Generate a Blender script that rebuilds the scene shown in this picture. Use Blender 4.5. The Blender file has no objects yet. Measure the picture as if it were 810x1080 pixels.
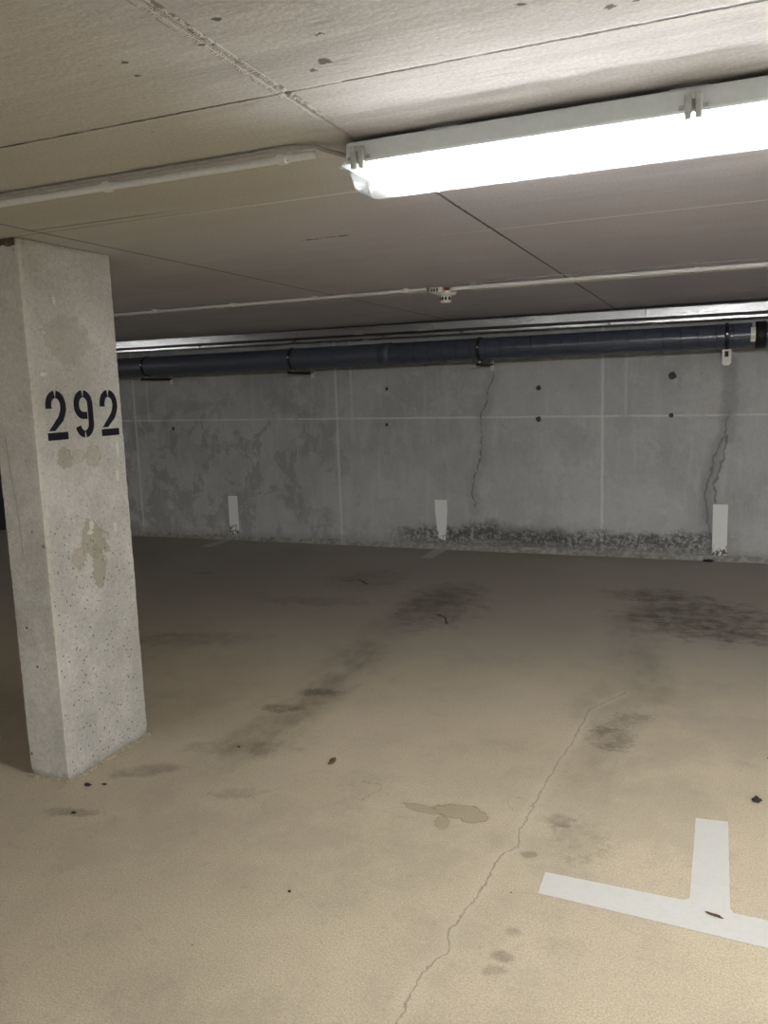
import bpy, bmesh, math, random
from mathutils import Vector, Matrix, noise
random.seed(7)
S = bpy.context.scene
C = S.collection
PI = math.pi
ZC = 2.1587        # ceiling height
YW = 7.4394        # back wall
PX0, PX1, PY0, PY1 = -2.653, -2.437, 2.407, 2.9095   # pillar faces

# ------------------------------------------------------------------ render look
S.view_settings.view_transform = 'Standard'
S.view_settings.look = 'None'
S.view_settings.gamma = 1.0
S.view_settings.use_curve_mapping = False
S.view_settings.exposure = 0.87
S.cycles.use_denoising = True
S.cycles.max_bounces = 7
S.cycles.diffuse_bounces = 4
S.cycles.use_adaptive_sampling = True
S.cycles.adaptive_threshold = .035
S.cycles.transparent_max_bounces = 12
S.cycles.sample_clamp_indirect = 6.0
w = bpy.data.worlds.new('world'); S.world = w; w.use_nodes = True
w.node_tree.nodes['Background'].inputs[0].default_value = (0, 0, 0, 1)

# ------------------------------------------------------------------ node helpers
class NT:
    """small wrapper to write shader maths as calls"""
    def __init__(s, name):
        s.m = bpy.data.materials.new(name); s.m.use_nodes = True
        s.t = s.m.node_tree; s.n = s.t.nodes; s.L = s.t.links
        s.bsdf = s.n['Principled BSDF']
        tc = s.n.new('ShaderNodeTexCoord'); s.P = tc.outputs['Object']
        sp = s.n.new('ShaderNodeSeparateXYZ'); s.L.new(s.P, sp.inputs[0])
        s.x, s.y, s.z = sp.outputs
    def put(s, sock, v):
        if isinstance(v, bpy.types.NodeSocket): s.L.new(v, sock)
        elif v is not None:
            if sock.type == 'RGBA' and len(v) == 3: v = (*v, 1)
            sock.default_value = v
    def f(s, op, a, b=None, c=None, clamp=False):
        n = s.n.new('ShaderNodeMath'); n.operation = op; n.use_clamp = clamp
        for i, v in enumerate((a, b, c)): s.put(n.inputs[i], v)
        return n.outputs[0]
    def v(s, op, a, b=None, scale=None):
        n = s.n.new('ShaderNodeVectorMath'); n.operation = op
        s.put(n.inputs[0], a)
        if b is not None: s.put(n.inputs[1], b)
        if scale is not None: s.put(n.inputs['Scale'], scale)
        return n.outputs['Value'] if op in ('LENGTH', 'DOT_PRODUCT', 'DISTANCE') else n.outputs['Vector']
    def noise(s, scale, detail=4, rough=.55, P=None, stretch=None, dist=0, color=False, off=0):
        P = P or s.P
        if stretch: P = s.v('MULTIPLY', P, stretch)
        if off: P = s.v('ADD', P, (off, off * 1.7, off * .6))
        n = s.n.new('ShaderNodeTexNoise'); s.L.new(P, n.inputs['Vector'])
        n.inputs['Scale'].default_value = scale; n.inputs['Detail'].default_value = detail
        n.inputs['Roughness'].default_value = rough; n.inputs['Distortion'].default_value = dist
        return n.outputs['Color' if color else 'Fac']
    def voro(s, scale, P=None, feature='F1', rnd=1):
        n = s.n.new('ShaderNodeTexVoronoi'); n.feature = feature
        s.L.new(P or s.P, n.inputs['Vector']); n.inputs['Scale'].default_value = scale
        n.inputs['Randomness'].default_value = rnd
        return n.outputs['Distance'], n.outputs['Color'] if feature == 'F1' else None
    def ss(s, x, a, b, lo=0., hi=1.):          # smoothstep from a to b
        n = s.n.new('ShaderNodeMapRange'); n.interpolation_type = 'SMOOTHSTEP'
        s.put(n.inputs[0], x)
        if a > b: a, b, lo, hi = b, a, hi, lo
        for i, v in zip((1, 2, 3, 4), (a, b, lo, hi)): n.inputs[i].default_value = v
        return n.outputs[0]
    def mix(s, fac, a, b, mode='MIX'):
        n = s.n.new('ShaderNodeMix'); n.data_type = 'RGBA'; n.blend_type = mode
        s.put(n.inputs[0], fac); s.put(n.inputs[6], a); s.put(n.inputs[7], b)
        return n.outputs[2]
    def mul(s, *a):
        r = a[0]
        for b in a[1:]: r = s.f('MULTIPLY', r, b)
        return r
    def mx(s, *a):
        r = a[0]
        for b in a[1:]: r = s.f('MAXIMUM', r, b)
        return r
    def band(s, x, lo, hi, soft):
        return s.mul(s.ss(x, lo - soft, lo + soft), s.ss(x, hi + soft, hi - soft))
    def line(s, x, at, half, soft):            # 1 on the line x = at
        return s.ss(s.f('ABSOLUTE', s.f('SUBTRACT', x, at)), half + soft, half)
    def blob(s, c, r, rot=0, wob=None, amt=.35, soft=.25):
        n = s.n.new('ShaderNodeMapping'); n.vector_type = 'TEXTURE'
        s.L.new(s.P, n.inputs[0]); n.inputs['Location'].default_value = c
        n.inputs['Rotation'].default_value = rot if isinstance(rot, tuple) else (0, 0, rot)
        n.inputs['Scale'].default_value = r
        d = s.v('LENGTH', n.outputs[0])
        if wob is not None: d = s.f('ADD', d, s.mul(s.f('SUBTRACT', wob, .5), amt * 2.))
        return s.ss(d, 1 + soft, 1 - soft), d
    def poly(s, pts, P=None):                  # distance to a polyline
        P = P or s.P; best = None
        for a, b in zip(pts, pts[1:]):
            a, b = Vector(a), Vector(b); ba = b - a
            pa = s.v('SUBTRACT', P, tuple(a))
            h = s.f('MULTIPLY', s.v('DOT_PRODUCT', pa, tuple(ba)), 1 / ba.dot(ba), clamp=True)
            n = s.n.new('ShaderNodeVectorMath'); n.operation = 'SCALE'
            n.inputs[0].default_value = ba; s.L.new(h, n.inputs['Scale'])
            d = s.v('DISTANCE', pa, n.outputs[0])
            best = d if best is None else s.f('MINIMUM', best, d)
        return best
    def bump(s, h, dist=.002, strength=1., prev=None):
        n = s.n.new('ShaderNodeBump'); s.L.new(h, n.inputs['Height'])
        n.inputs['Distance'].default_value = dist; n.inputs['Strength'].default_value = strength
        if prev is not None: s.L.new(prev, n.inputs['Normal'])
        return n.outputs[0]
    def out(s, col=None, rough=None, normal=None, metal=None, spec=None):
        for k, v in (('Base Color', col), ('Roughness', rough), ('Normal', normal), ('Metallic', metal), ('Specular IOR Level', spec)):
            if v is not None: s.put(s.bsdf.inputs[k], v)
        return s.m

def lin(r, g, b):
    f = lambda c: (c / 255 / 12.92) if c / 255 <= .04045 else ((c / 255 + .055) / 1.055) ** 2.4
    return (f(r), f(g), f(b))

# ------------------------------------------------------------------ materials
def mat_floor():
    s = NT('sandy_concrete_floor')
    n1 = s.noise(.7, 5, .6); n2 = s.noise(4, 5, .6); n3 = s.noise(160, 3, .7); n4 = s.noise(420, 2, .6)
    col = s.mix(s.ss(n1, .32, .68), (.405, .348, .258), (.49, .423, .315))
    col = s.mix(s.mul(s.ss(n2, .45, .75), .35), col, (.35, .31, .245))
    sp = s.f('ADD', s.mul(s.f('SUBTRACT', n3, .5), 1.15), s.mul(s.f('SUBTRACT', n4, .5), 1.2))
    col = s.mix(1., col, s.mkgrey(s.f('ADD', sp, 1.)), 'MULTIPLY')
    n5 = s.noise(1.8, 7, .72, off=4); col = s.mix(s.mul(s.ss(n5, .50, .62), .30), col, (.30, .262, .205))
    n6 = s.noise(26, 5, .7); col = s.mix(s.mul(s.ss(n6, .56, .66), .22), col, (.27, .235, .18))
    # greyer, darker tone of the bay deeper in
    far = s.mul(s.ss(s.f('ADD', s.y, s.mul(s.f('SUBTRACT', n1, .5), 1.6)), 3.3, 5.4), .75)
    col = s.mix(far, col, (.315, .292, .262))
    # tyre tracks and oily patches
    wx = s.f('ADD', s.x, s.mul(s.f('SUBTRACT', s.noise(1.3, 4, .6), .5), .5))
    pat = s.ss(s.noise(2.2, 6, .7, stretch=(1.6, .55, 1)), .42, .62)
    pat2 = s.ss(s.noise(9, 5, .7), .35, .65)
    tL = s.mul(s.ss(s.f('ABSOLUTE', s.f('ADD', wx, 1.93)), .26, .04), s.band(s.y, 2.75, 5.9, .35))
    tR = s.mul(s.ss(s.f('ABSOLUTE', s.f('ADD', wx, .42)), .24, .04), s.band(s.y, 3.0, 6.2, .5))
    tr = s.mul(s.mx(tL, s.mul(tR, .7)), s.f('ADD', s.mul(pat, .7), .3), s.f('ADD', s.mul(pat2, .35), .65))
    col = s.mix(s.mul(tr, .62), col, (.115, .098, .078))
    wob = s.noise(8, 6, .72); wobs = s.noise(34, 6, .75)
    def st(c, r, rot, k, colr=(.10, .085, .07), amt=.5, soft=.45):
        nonlocal col
        m, d = s.blob((*c, 0), (*r, 1), rot, wobs if r[0] < .11 else wob, amt * (4. if r[0] < .11 else 2.8), soft)
        col = s.mix(s.mul(m, k, s.f('ADD', s.mul(pat2, .7), .3)), col, colr)
    st((-.10, 5.55), (.42, .42), .5, .85); st((-.42, 6.1), (.32, .16), .0, .7)
    st((.22, 5.2), (.35, .12), -.4, .6)
    st((-1.83, 5.45), (.28, .55), .1, .6); st((-2.7, 6.05), (.3, .3), .3, .35)
    st((-1.90, 3.63), (.10, .055), .2, .8, amt=.3); st((-1.99, 3.38), (.12, .05), .3, .8, amt=.3)
    st((-1.92, 2.92), (.2, .09), .3, .45); st((-1.72, 2.55), (.1, .04), .4, .35)
    st((-.42, 3.52), (.09, .13), .2, .75, amt=.3); st((-.36, 3.75), (.1, .06), .5, .5)
    st((-.50, 2.75), (.05, .045), .0, .45, amt=.25, soft=.2); st((-.56, 2.5), (.03, .018), .3, .45, amt=.2, soft=.25)
    st((-.52, 1.99), (.035, .022), .0, .5, amt=.25); st((-.515, 2.1), (.022, .02), .0, .4, amt=.25); st((-.53, 1.93), (.03, .02), .4, .35, amt=.25)
    st((-.41, 2.65), (.09, .13), .2, .35)
    st((-2.25, 2.22), (.10, .028), .25, .6, amt=.3); st((-2.2, 2.6), (.13, .05), .6, .5, amt=.4)
    st((-2.8, 5.3), (.4, .12), .2, .35); st((-3.2, 4.2), (.5, .14), .3, .35)
    # dried puddle with a dark rim
    dd = None
    for c, r, rot in (((-.87, 2.695), (.088, .05), .15), ((-1.0, 2.672), (.078, .024), -.2), ((-.895, 2.60), (.026, .045), .35), ((-.80, 2.675), (.05, .04), .5)):
        m, d = s.blob((*c, 0), (*r, 1), rot, None)
        dd = d if dd is None else s.f('MINIMUM', dd, d)
    dd = s.f('ADD', dd, s.mul(s.f('SUBTRACT', s.noise(18, 5, .65), .5), 1.3))
    rim = s.mul(s.ss(s.f('ABSOLUTE', s.f('SUBTRACT', dd, 1.)), .10, .03), s.ss(s.noise(7, 3, off=4), .3, .5))
    col = s.mix(s.mul(s.ss(dd, 1.05, .95), .5), col, (.27, .225, .14)); col = s.mix(s.mul(rim, .5), col, (.13, .10, .06))
    for c, r, rot in (((-1.27, 2.73), (.07, .06), .1), ((-.66, 2.83), (.05, .05), .1)):
        m, d = s.blob((*c, 0), (*r, 1), rot, s.noise(14, 5, .6, off=3), 1.3, .06)
        rim = s.mul(s.ss(s.f('ABSOLUTE', s.f('SUBTRACT', d, 1.)), .07, .02), s.ss(s.noise(6, 3, off=2), .45, .55))
        col = s.mix(s.mul(rim, .45), col, (.16, .125, .08))
    # long hairline crack across the bay
    Pd = s.v('ADD', s.P, s.v('MULTIPLY', s.v('SUBTRACT', s.noise(16, 5, .7, color=True), (.5, .5, .5)), (.045, .045, 0)))
    d = s.poly([(-.41, 4.09, 0), (-.551, 3.815, 0), (-.567, 3.449, 0), (-.606, 3.012, 0), (-.62, 2.614, 0), (-.60, 2.54, 0), (-.643, 2.48, 0), (-.662, 2.2, 0), (-.69, 2.053, 0), (-.665, 1.952, 0), (-.71, 1.86, 0), (-.705, 1.71, 0), (-.73, 1.4, 0)], Pd)
    ck = s.ss(d, .0042, .0012)
    col = s.mix(s.mul(ck, .62), col, (.12, .092, .06))
    col = s.mix(s.mul(s.ss(d, .05, .0), .12), col, (.66, .6, .5))
    # short skid scratches deep in the bay
    d2 = s.f('MINIMUM', s.poly([(-2.86, 5.95, 0), (-2.74, 6.02, 0), (-2.62, 5.9, 0)], Pd), s.poly([(-1.78, 5.2, 0), (-1.70, 5.12, 0), (-1.66, 5.0, 0)], Pd))
    col = s.mix(s.mul(s.ss(d2, .016, .004), .8), col, (.03, .027, .025))
    d3 = s.poly([(-4.3, 5.9, 0), (-4.12, 5.93, 0)], Pd)
    col = s.mix(s.mul(s.ss(d3, .014, .004), .7), col, (.04, .035, .03))
    # sparse dark grit
    vd, vc = s.voro(9.0)
    sepc = s.n.new('ShaderNodeSeparateColor'); s.L.new(vc, sepc.inputs[0])
    grit = s.mul(s.ss(vd, .045, .02), s.ss(sepc.outputs[0], .72, .75))
    col = s.mix(s.mul(grit, .75), col, (.06, .045, .03))
    h = s.f('ADD', s.mul(n3, 1.), s.mul(n4, .6))
    b = s.bump(h, .0022, .8); b = s.bump(s.noise(35, 4, .6), .003, .35, b)
    return s.out(col, s.f('ADD', .78, s.mul(tr, -.12)), b, spec=.25)

def mkgrey(s, v):
    n = s.n.new('ShaderNodeCombineColor')
    for i in range(3): s.put(n.inputs[i], v)
    return n.outputs[0]
NT.mkgrey = mkgrey

def pits(s, scale, size, keep, P=None):
    vd, vc = s.voro(scale, P)
    sepc = s.n.new('ShaderNodeSeparateColor'); s.L.new(vc, sepc.inputs[0])
    rr = s.f('SUBTRACT', vd, s.mul(sepc.outputs[1], size))
    return s.mul(s.ss(rr, size * .5, 0), s.ss(sepc.outputs[0], keep - .01, keep + .01))

def mat_ceiling():
    s = NT('board_marked_concrete_ceiling')
    a = s.noise(.9, 5, .6); st1 = s.noise(2.5, 6, .65, stretch=(.35, 2.2, 1)); st2 = s.noise(9, 5, .6, stretch=(.3, 2.5, 1))
    fine = s.noise(120, 3, .6)
    col = s.mix(s.ss(a, .3, .7), (.55, .543, .55), (.64, .633, .632))
    col = s.mix(s.mul(s.ss(st1, .45, .62), .6), col, (.46, .448, .45))
    col = s.mix(s.mul(s.ss(st2, .5, .66), .35), col, (.70, .69, .68))
    st3 = s.noise(14, 6, .7, stretch=(.5, 3, 1), dist=.6, off=7); col = s.mix(s.mul(s.ss(st3, .58, .66), .4), col, (.33, .31, .29))
    # yellowish weathering on the left panels
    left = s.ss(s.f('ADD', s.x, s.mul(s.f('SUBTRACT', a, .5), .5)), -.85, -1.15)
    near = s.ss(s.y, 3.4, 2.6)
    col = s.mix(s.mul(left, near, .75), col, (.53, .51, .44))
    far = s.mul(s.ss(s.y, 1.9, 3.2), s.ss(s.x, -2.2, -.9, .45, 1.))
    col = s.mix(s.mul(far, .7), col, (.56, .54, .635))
    col = s.mix(1., col, s.mkgrey(s.f('ADD', s.mul(s.f('SUBTRACT', fine, .5), .6), 1.)), 'MULTIPLY')
    rag = s.noise(34, 4, .7)
    rg = s.mul(s.f('SUBTRACT', rag, .5), .010)
    hx = s.f('ADD', s.y, rg)
    brk = s.ss(s.noise(5, 4, .7, stretch=(1, .1, 1)), .30, .5)
    def yj(at, half, k, c, m=1.):
        nonlocal col
        q = s.line(hx, at, half, .003)
        k_ = s.mul(q, k, m) if not isinstance(m, float) else s.mul(q, k * m)
        col = s.mix(k_, col, c); return q
    j1 = yj(1.577, .0028, .85, (.07, .062, .055), brk)
    yj(1.590, .003, .35, (.66, .64, .60))
    jb = yj(2.417, .005, .8, (.82, .80, .77), s.ss(s.x, -2.1, -1.2)); yj(2.40, .007, .4, (.2, .18, .15), s.ss(s.x, -1.3, -2.2))
    yj(3.262, .006, .9, (.85, .83, .82), s.f('ADD', s.mul(s.ss(s.x, -1.1, -.6), .75), .25)); yj(4.07, .004, .35, (.55, .52, .5))
    yj(4.93, .004, .3, (.1, .09, .08)); yj(5.8, .006, .25, (.1, .09, .08)); yj(3.05, .010, .75, (.05, .045, .04), s.mul(s.band(s.x, -1.58, -1.38, .02), s.ss(s.noise(40, 2), .42, .5)))
    yj(2.35, .006, .55, (.1, .085, .06), s.band(s.x, -2.35, -1.75, .1))
    hy = s.f('ADD', s.x, s.mul(rg, .8))
    ja = s.line(hy, -.849, .0035, .003)
    col = s.mix(s.mul(ja, s.f('ADD', s.mul(s.ss(s.y, 1.5, 3.), .75), .12)), col, (.06, .055, .055))
    rough_edge = s.mul(s.line(hy, -.849, .014, .004), s.ss(rag, .45, .56), s.ss(s.y, 1.9, 1.5))
    col = s.mix(s.mul(rough_edge, .6), col, (.66, .64, .60))
    rough2 = s.mul(s.line(hy, -.838, .006, .004), s.ss(rag, .52, .44), s.ss(s.y, 1.9, 1.5))
    col = s.mix(s.mul(rough2, .7), col, (.12, .105, .09))
    jc = s.line(hy, -2.31, .006, .005)
    col = s.mix(s.mul(jc, .55), col, (.07, .06, .055))
    jd = s.line(hy, .62, .004, .003); col = s.mix(s.mul(jd, .6), col, (.08, .07, .065))
    # blow holes and cut-off ties
    p1 = pits(s, 7.5, .045, .70, s.v('ADD', s.v('MULTIPLY', s.P, (1, 1.6, 1)), s.v('MULTIPLY', s.v('SUBTRACT', s.noise(60, 4, .7, color=True), (.5, .5, .5)), (.03, .03, 0))))
    col = s.mix(s.mul(p1, s.ss(rag, .38, .6), .85), col, (.10, .085, .07))
    p2 = pits(s, 16, .05, .75); col = s.mix(s.mul(p2, .45), col, (.2, .18, .16))
    wob = s.noise(45, 4, .7)
    for c, r in (((-1.029, 1.307), .010), ((-1.047, 1.369), .009), ((-.655, 1.361), .014), ((-.70, 1.47), .020), ((-.737, 1.50), .013), ((-.184, 1.487), .012), ((-.316, 1.413), .010), ((-.86, 1.308), .008), ((-.78, 1.236), .009), ((-.5, 1.24), .01)):
        m, d = s.blob((*c, ZC), (r * .8, r * .55, 1), .3, wob, 2.2, .2)
        col = s.mix(s.mul(m, .85), col, (.07, .06, .05))
    m, d = s.blob((.007, 3.07, ZC), (.035, .045, 1), 0, None, 0, .08); col = s.mix(s.mul(m, .6), col, (.62, .60, .58))
    b = s.bump(s.noise(70, 4, .65), .002, .5); b = s.bump(st2, .004, .4, b)
    b = s.bump(s.f('SUBTRACT', s.mul(rough_edge, .8), s.mx(j1, ja, p1)), .006, .8, b)
    return s.out(col, .82, b, spec=.25)

def mat_wall():
    s = NT('damp_concrete_wall')
    a = s.noise(.9, 6, .65, stretch=(1, 1, .8)); b_ = s.noise(2.6, 7, .7, dist=.4); v1 = s.noise(3.5, 6, .65, stretch=(3, 1, .6)); fine = s.noise(90, 3, .7)
    col = s.mix(s.ss(a, .35, .65), (.42, .43, .435), (.54, .55, .555))
    damp = s.mul(s.ss(b_, .49, .53), s.f('ADD', .25, s.mul(s.ss(s.f('ADD', s.x, s.mul(a, 2.)), -2., -3.), .75)), s.ss(s.z, 1.7, 1.2, .35, 1.))
    col = s.mix(s.mul(damp, .55), col, (.285, .282, .28))
    col = s.mix(s.mul(s.ss(v1, .5, .62), .32), col, (.62, .62, .62))
    col = s.mix(s.mul(s.ss(s.noise(1.7, 7, .75, off=5), .55, .60), .35), col, (.62, .62, .615))
    col = s.mix(1., col, s.mkgrey(s.f('ADD', s.mul(s.f('SUBTRACT', fine, .5), .4), 1.)), 'MULTIPLY')
    jz = s.mul(s.f('SUBTRACT', s.noise(8, 3), .5), .01)
    zz = s.f('ADD', s.z, jz); xx = s.f('ADD', s.x, jz)
    # lifts in the shuttering, pale seams
    zl = s.f('ADD', zz, s.mul(s.x, .0095))     # the seam drops slightly towards the right
    hl = s.line(zl, 1.247, .006, .006); col = s.mix(s.mul(hl, s.ss(s.noise(3, 3, off=9), .3, .5), .7), col, (.74, .74, .735))
    for at, lo, k in ((-3.568, 0, .75), (-.973, 0, .9), (-6.065, 0, .8), (-3.40, 1.25, .45), (-.775, 1.25, .4), (-5.88, 1.25, .45)):
        m = s.line(xx, at, .009, .006)
        if lo: m = s.mul(m, s.ss(s.z, lo - .02, lo + .02))
        col = s.mix(s.mul(m, k * .8), col, (.74, .74, .735))
    # damp crumbling foot
    hh = s.f('ADD', s.z, s.mul(s.f('SUBTRACT', s.noise(3, 6, .75), .5), .30))
    grain = s.noise(28, 4, .8)
    foot = s.mul(s.ss(hh, .27, .18), s.band(s.x, -2.95, .02, .25))
    col = s.mix(s.mul(foot, s.ss(grain, .40, .54), .8), col, (.07, .066, .06))
    col = s.mix(s.mul(foot, s.ss(grain, .52, .42), .35), col, (.36, .35, .33))
    wet = s.mul(s.ss(hh, .3, .24), s.band(s.x, -2.1, -1.3, .15)); col = s.mix(s.mul(wet, .35), col, (.10, .096, .09))
    foot2 = s.ss(s.f('ADD', s.z, s.mul(s.f('SUBTRACT', s.noise(5, 5, .7), .5), .12)), .12, .06)
    col = s.mix(s.mul(foot2, .5), col, (.33, .32, .30))
    # wandering cracks with dark seepage
    Pd = s.v('ADD', s.P, s.v('MULTIPLY', s.v('SUBTRACT', s.noise(7, 5, .7, color=True), (.5, .5, .5)), (.11, 0, .06)))
    Y = YW
    c1 = s.poly([(-1.96, Y, 1.66), (-2.034, Y, 1.399), (-2.082, Y, 1.27), (-2.066, Y, 1.1), (-2.08, Y, .9), (-2.146, Y, .73), (-2.178, Y, .55), (-2.15, Y, .4)], Pd)
    c2 = s.poly([(.05, Y, 1.7), (.055, Y, 1.27), (.04, Y, 1.07), (-.024, Y, .99), (-.056, Y, .79), (-.10, Y, .65), (-.117, Y, .5), (-.075, Y, .3), (-.05, Y, .1)], Pd)
    c3 = s.poly([(.055, Y, 1.07), (.022, Y, .91), (-.035, Y, .67), (-.035, Y, .5)], Pd)
    col = s.mix(s.mul(s.ss(c1, .010, .002), .55, s.f('ADD', .35, s.ss(grain, .4, .6))), col, (.075, .07, .065)); col = s.mix(s.mul(s.ss(c1, .10, .02), .18), col, (.12, .115, .11))
    col = s.mix(s.mul(s.ss(c2, .012, .003), .5, s.ss(s.z, 1.4, 1.1)), col, (.085, .08, .075)); col = s.mix(s.mul(s.ss(c2, .10, .02), .35), col, (.14, .135, .13))
    col = s.mix(s.mul(s.ss(c3, .011, .003), .55), col, (.085, .08, .075))
    b = s.bump(s.noise(45, 5, .7), .003, .6); b = s.bump(s.mul(foot, grain), .02, .8, b)
    return s.out(col, .85, b, spec=.2)

def mat_plain_concrete():
    s = NT('plain_concrete')
    c = s.mix(s.noise(1.2, 6, .6), (.22, .215, .20), (.34, .33, .31))
    return s.out(c, .85, s.bump(s.noise(60, 4), .002, .5))

def mat_pillar():
    s = NT('cast_concrete_pillar')
    a = s.noise(3.2, 6, .62); st = s.noise(7, 5, .6, stretch=(1, 1, .35)); fine = s.noise(210, 3, .7); mid = s.noise(60, 4, .7)
    col = s.mix(s.ss(a, .34, .66), (.52, .515, .48), (.70, .69, .66))
    col = s.mix(s.mul(s.ss(st, .5, .72), .35), col, (.56, .545, .50))
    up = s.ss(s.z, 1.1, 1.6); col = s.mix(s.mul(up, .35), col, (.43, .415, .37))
    col = s.mix(1., col, s.mkgrey(s.f('ADD', s.f('ADD', s.mul(s.f('SUBTRACT', fine, .5), .9), s.mul(s.f('SUBTRACT', mid, .5), .6)), 1.)), 'MULTIPLY')
    wob = s.noise(22, 6, .68)
    def bl(y, z, ry, rz, k, c, amt=.5, soft=.12, rot=0):
        nonlocal col
        m, d = s.blob((PX1, y, z), (.05, ry, rz), (rot, 0, 0), wob, amt * 2.2, soft)
        col = s.mix(s.mul(m, k), col, c)
        rim = s.mul(m, s.ss(s.f('ABSOLUTE', s.f('SUBTRACT', d, 1.)), .18, .04)); col = s.mix(s.mul(rim, .25), col, (.24, .21, .15))
    bl(2.66, .965, .075, .085, .7, (.375, .345, .255)); bl(2.68, .85, .045, .085, .7, (.375, .345, .255)); bl(2.57, .905, .04, .05, .5, (.375, .345, .255))
    bl(2.545, 1.325, .045, .04, .6, (.36, .33, .24)); bl(2.70, 1.32, .05, .045, .35, (.36, .33, .24)); bl(2.62, 1.325, .05, .03, .35, (.4, .36, .27))
    bl(2.60, 1.80, .11, .09, .4, (.33, .30, .24), .6, .3); bl(2.72, 1.72, .07, .06, .35, (.50, .48, .44), .6, .3)
    for y, z, ry, rz in ((2.66, 1.03, .012, .02), (2.80, 1.00, .010, .018), (2.855, 1.335, .007, .03), (2.84, 1.22, .008, .025), (2.47, 1.655, .015, .006), (2.56, 1.94, .008, .02), (2.645, 1.00, .02, .008)):
        m, d = s.blob((PX1, y, z), (.05, ry, rz), 0, wob, 1.6, .2); col = s.mix(s.mul(m, .8), col, (.78, .77, .70))
    # pale drip lines left by the shuttering
    Pd = s.v('ADD', s.P, s.v('MULTIPLY', s.v('SUBTRACT', wob, (.5, .5, .5)), (0, .02, 0)))
    X = PX1
    d = s.f('MINIMUM', s.poly([(X, 2.72, 2.15), (X, 2.715, 1.98), (X, 2.68, 1.91)]), s.poly([(X, 2.60, 2.03), (X, 2.62, 1.96), (X, 2.64, 1.91)]))
    col = s.mix(s.mul(s.ss(d, .006, .002), .5), col, (.62, .60, .55))
    d = s.f('MINIMUM', s.poly([(X, 2.437, 2.1), (X, 2.437, 1.2)]), s.poly([(X, 2.445, 1.3), (X, 2.445, .1)]))
    col = s.mix(s.mul(s.ss(d, .011, .007), .25), col, (.62, .60, .54))
    d = s.poly([(-2.60, PY0, 1.42), (-2.59, PY0, 1.25), (-2.575, PY0, 1.15), (-2.57, PY0, .95)])
    col = s.mix(s.mul(s.ss(d, .006, .001), .35), col, (.16, .15, .12))
    ed = s.mul(s.line(s.f('ADD', s.y, s.mul(s.f('SUBTRACT', wob, .5), .012)), PY0 + .008, .010, .004), s.ss(s.x, PX1 - .03, PX1 - .015))
    col = s.mix(s.mul(ed, .5, s.ss(mid, .35, .55)), col, (.66, .64, .56))
    p = s.mx(pits(s, 24, .16, .72), pits(s, 62, .22, .80)); lo = s.f('ADD', .35, s.mul(s.ss(s.z, 1.3, .7), .65))
    col = s.mix(s.mul(p, .8, lo), col, (.10, .095, .08))
    foot = s.ss(s.f('ADD', s.z, s.mul(s.f('SUBTRACT', wob, .5), .06)), .045, .0); col = s.mix(s.mul(foot, .5), col, (.2, .18, .14))
    b = s.bump(mid, .0025, .5); b = s.bump(s.mul(s.mul(p, lo), -1.), .004, .8, b); b = s.bump(fine, .001, .5, b)
    return s.out(col, .8, b, spec=.25)

def mat_paint(name, base, wear=.5):
    s = NT(name)
    n = s.noise(220, 3, .7); m = s.noise(30, 4, .6)
    c = s.mix(s.mul(s.ss(n, .58, .72), wear), base, tuple(v * .55 for v in base))
    c = s.mix(s.mul(s.ss(m, .45, .7), .18), c, tuple(v * .8 for v in base))
    return s.out(c, .7, s.bump(n, .0012, .6), spec=.3)

def simple(name, col, rough=.5, metal=0, scale=60, var=.12, bump=.0004, spec=.5):
    s = NT(name); n = s.noise(scale, 4, .6)
    c = s.mix(s.ss(n, .3, .7), tuple(v * (1 - var) for v in col), tuple(min(1, v * (1 + var)) for v in col))
    return s.out(c, rough, s.bump(n, bump, .5), metal, spec)

def mat_stripe(chips):
    # old wall paint that flakes off towards the floor, showing the damp wall beneath
    s = NT('flaking_white_wall_paint')
    n = s.noise(26, 4, .75); z = s.f('ADD', s.z, s.mul(s.f('SUBTRACT', n, .5), .5))
    c = s.mix(s.noise(9, 4, .6), (.88, .89, .88), (.94, .95, .94))
    c = s.mix(s.mul(s.ss(z, .13, .07), s.ss(s.noise(40, 3, .7), .42, .5)), c, (.10, .097, .09))
    return s.out(c, .75, s.bump(n, .002, .5))

def mat_tray():
    s = NT('galvanised_steel')
    n = s.noise(3, 5, .6, stretch=(.5, 1, 8)); v, vc = s.voro(60)
    c = s.mix(n, (.55, .55, .56), (.78, .78, .80))
    return s.out(c, s.f('ADD', .20, s.mul(n, .12)), None, .9)

def mat_duct(name, rough):
    s = NT(name)
    n = s.noise(12, 5, .6); f = s.noise(80, 3)
    c = s.mix(n, (.060, .072, .105), (.088, .102, .140))
    return s.out(c, s.f('ADD', rough, s.mul(n, .14)), s.bump(f, .0002, .3), .1, .8)

def mat_emit(name, col, strength):
    s = NT(name); n = s.bsdf
    s.put(n.inputs['Base Color'], (.9, .9, .9)); s.put(n.inputs['Emission Color'], col); n.inputs['Emission Strength'].default_value = strength
    return s.m

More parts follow.
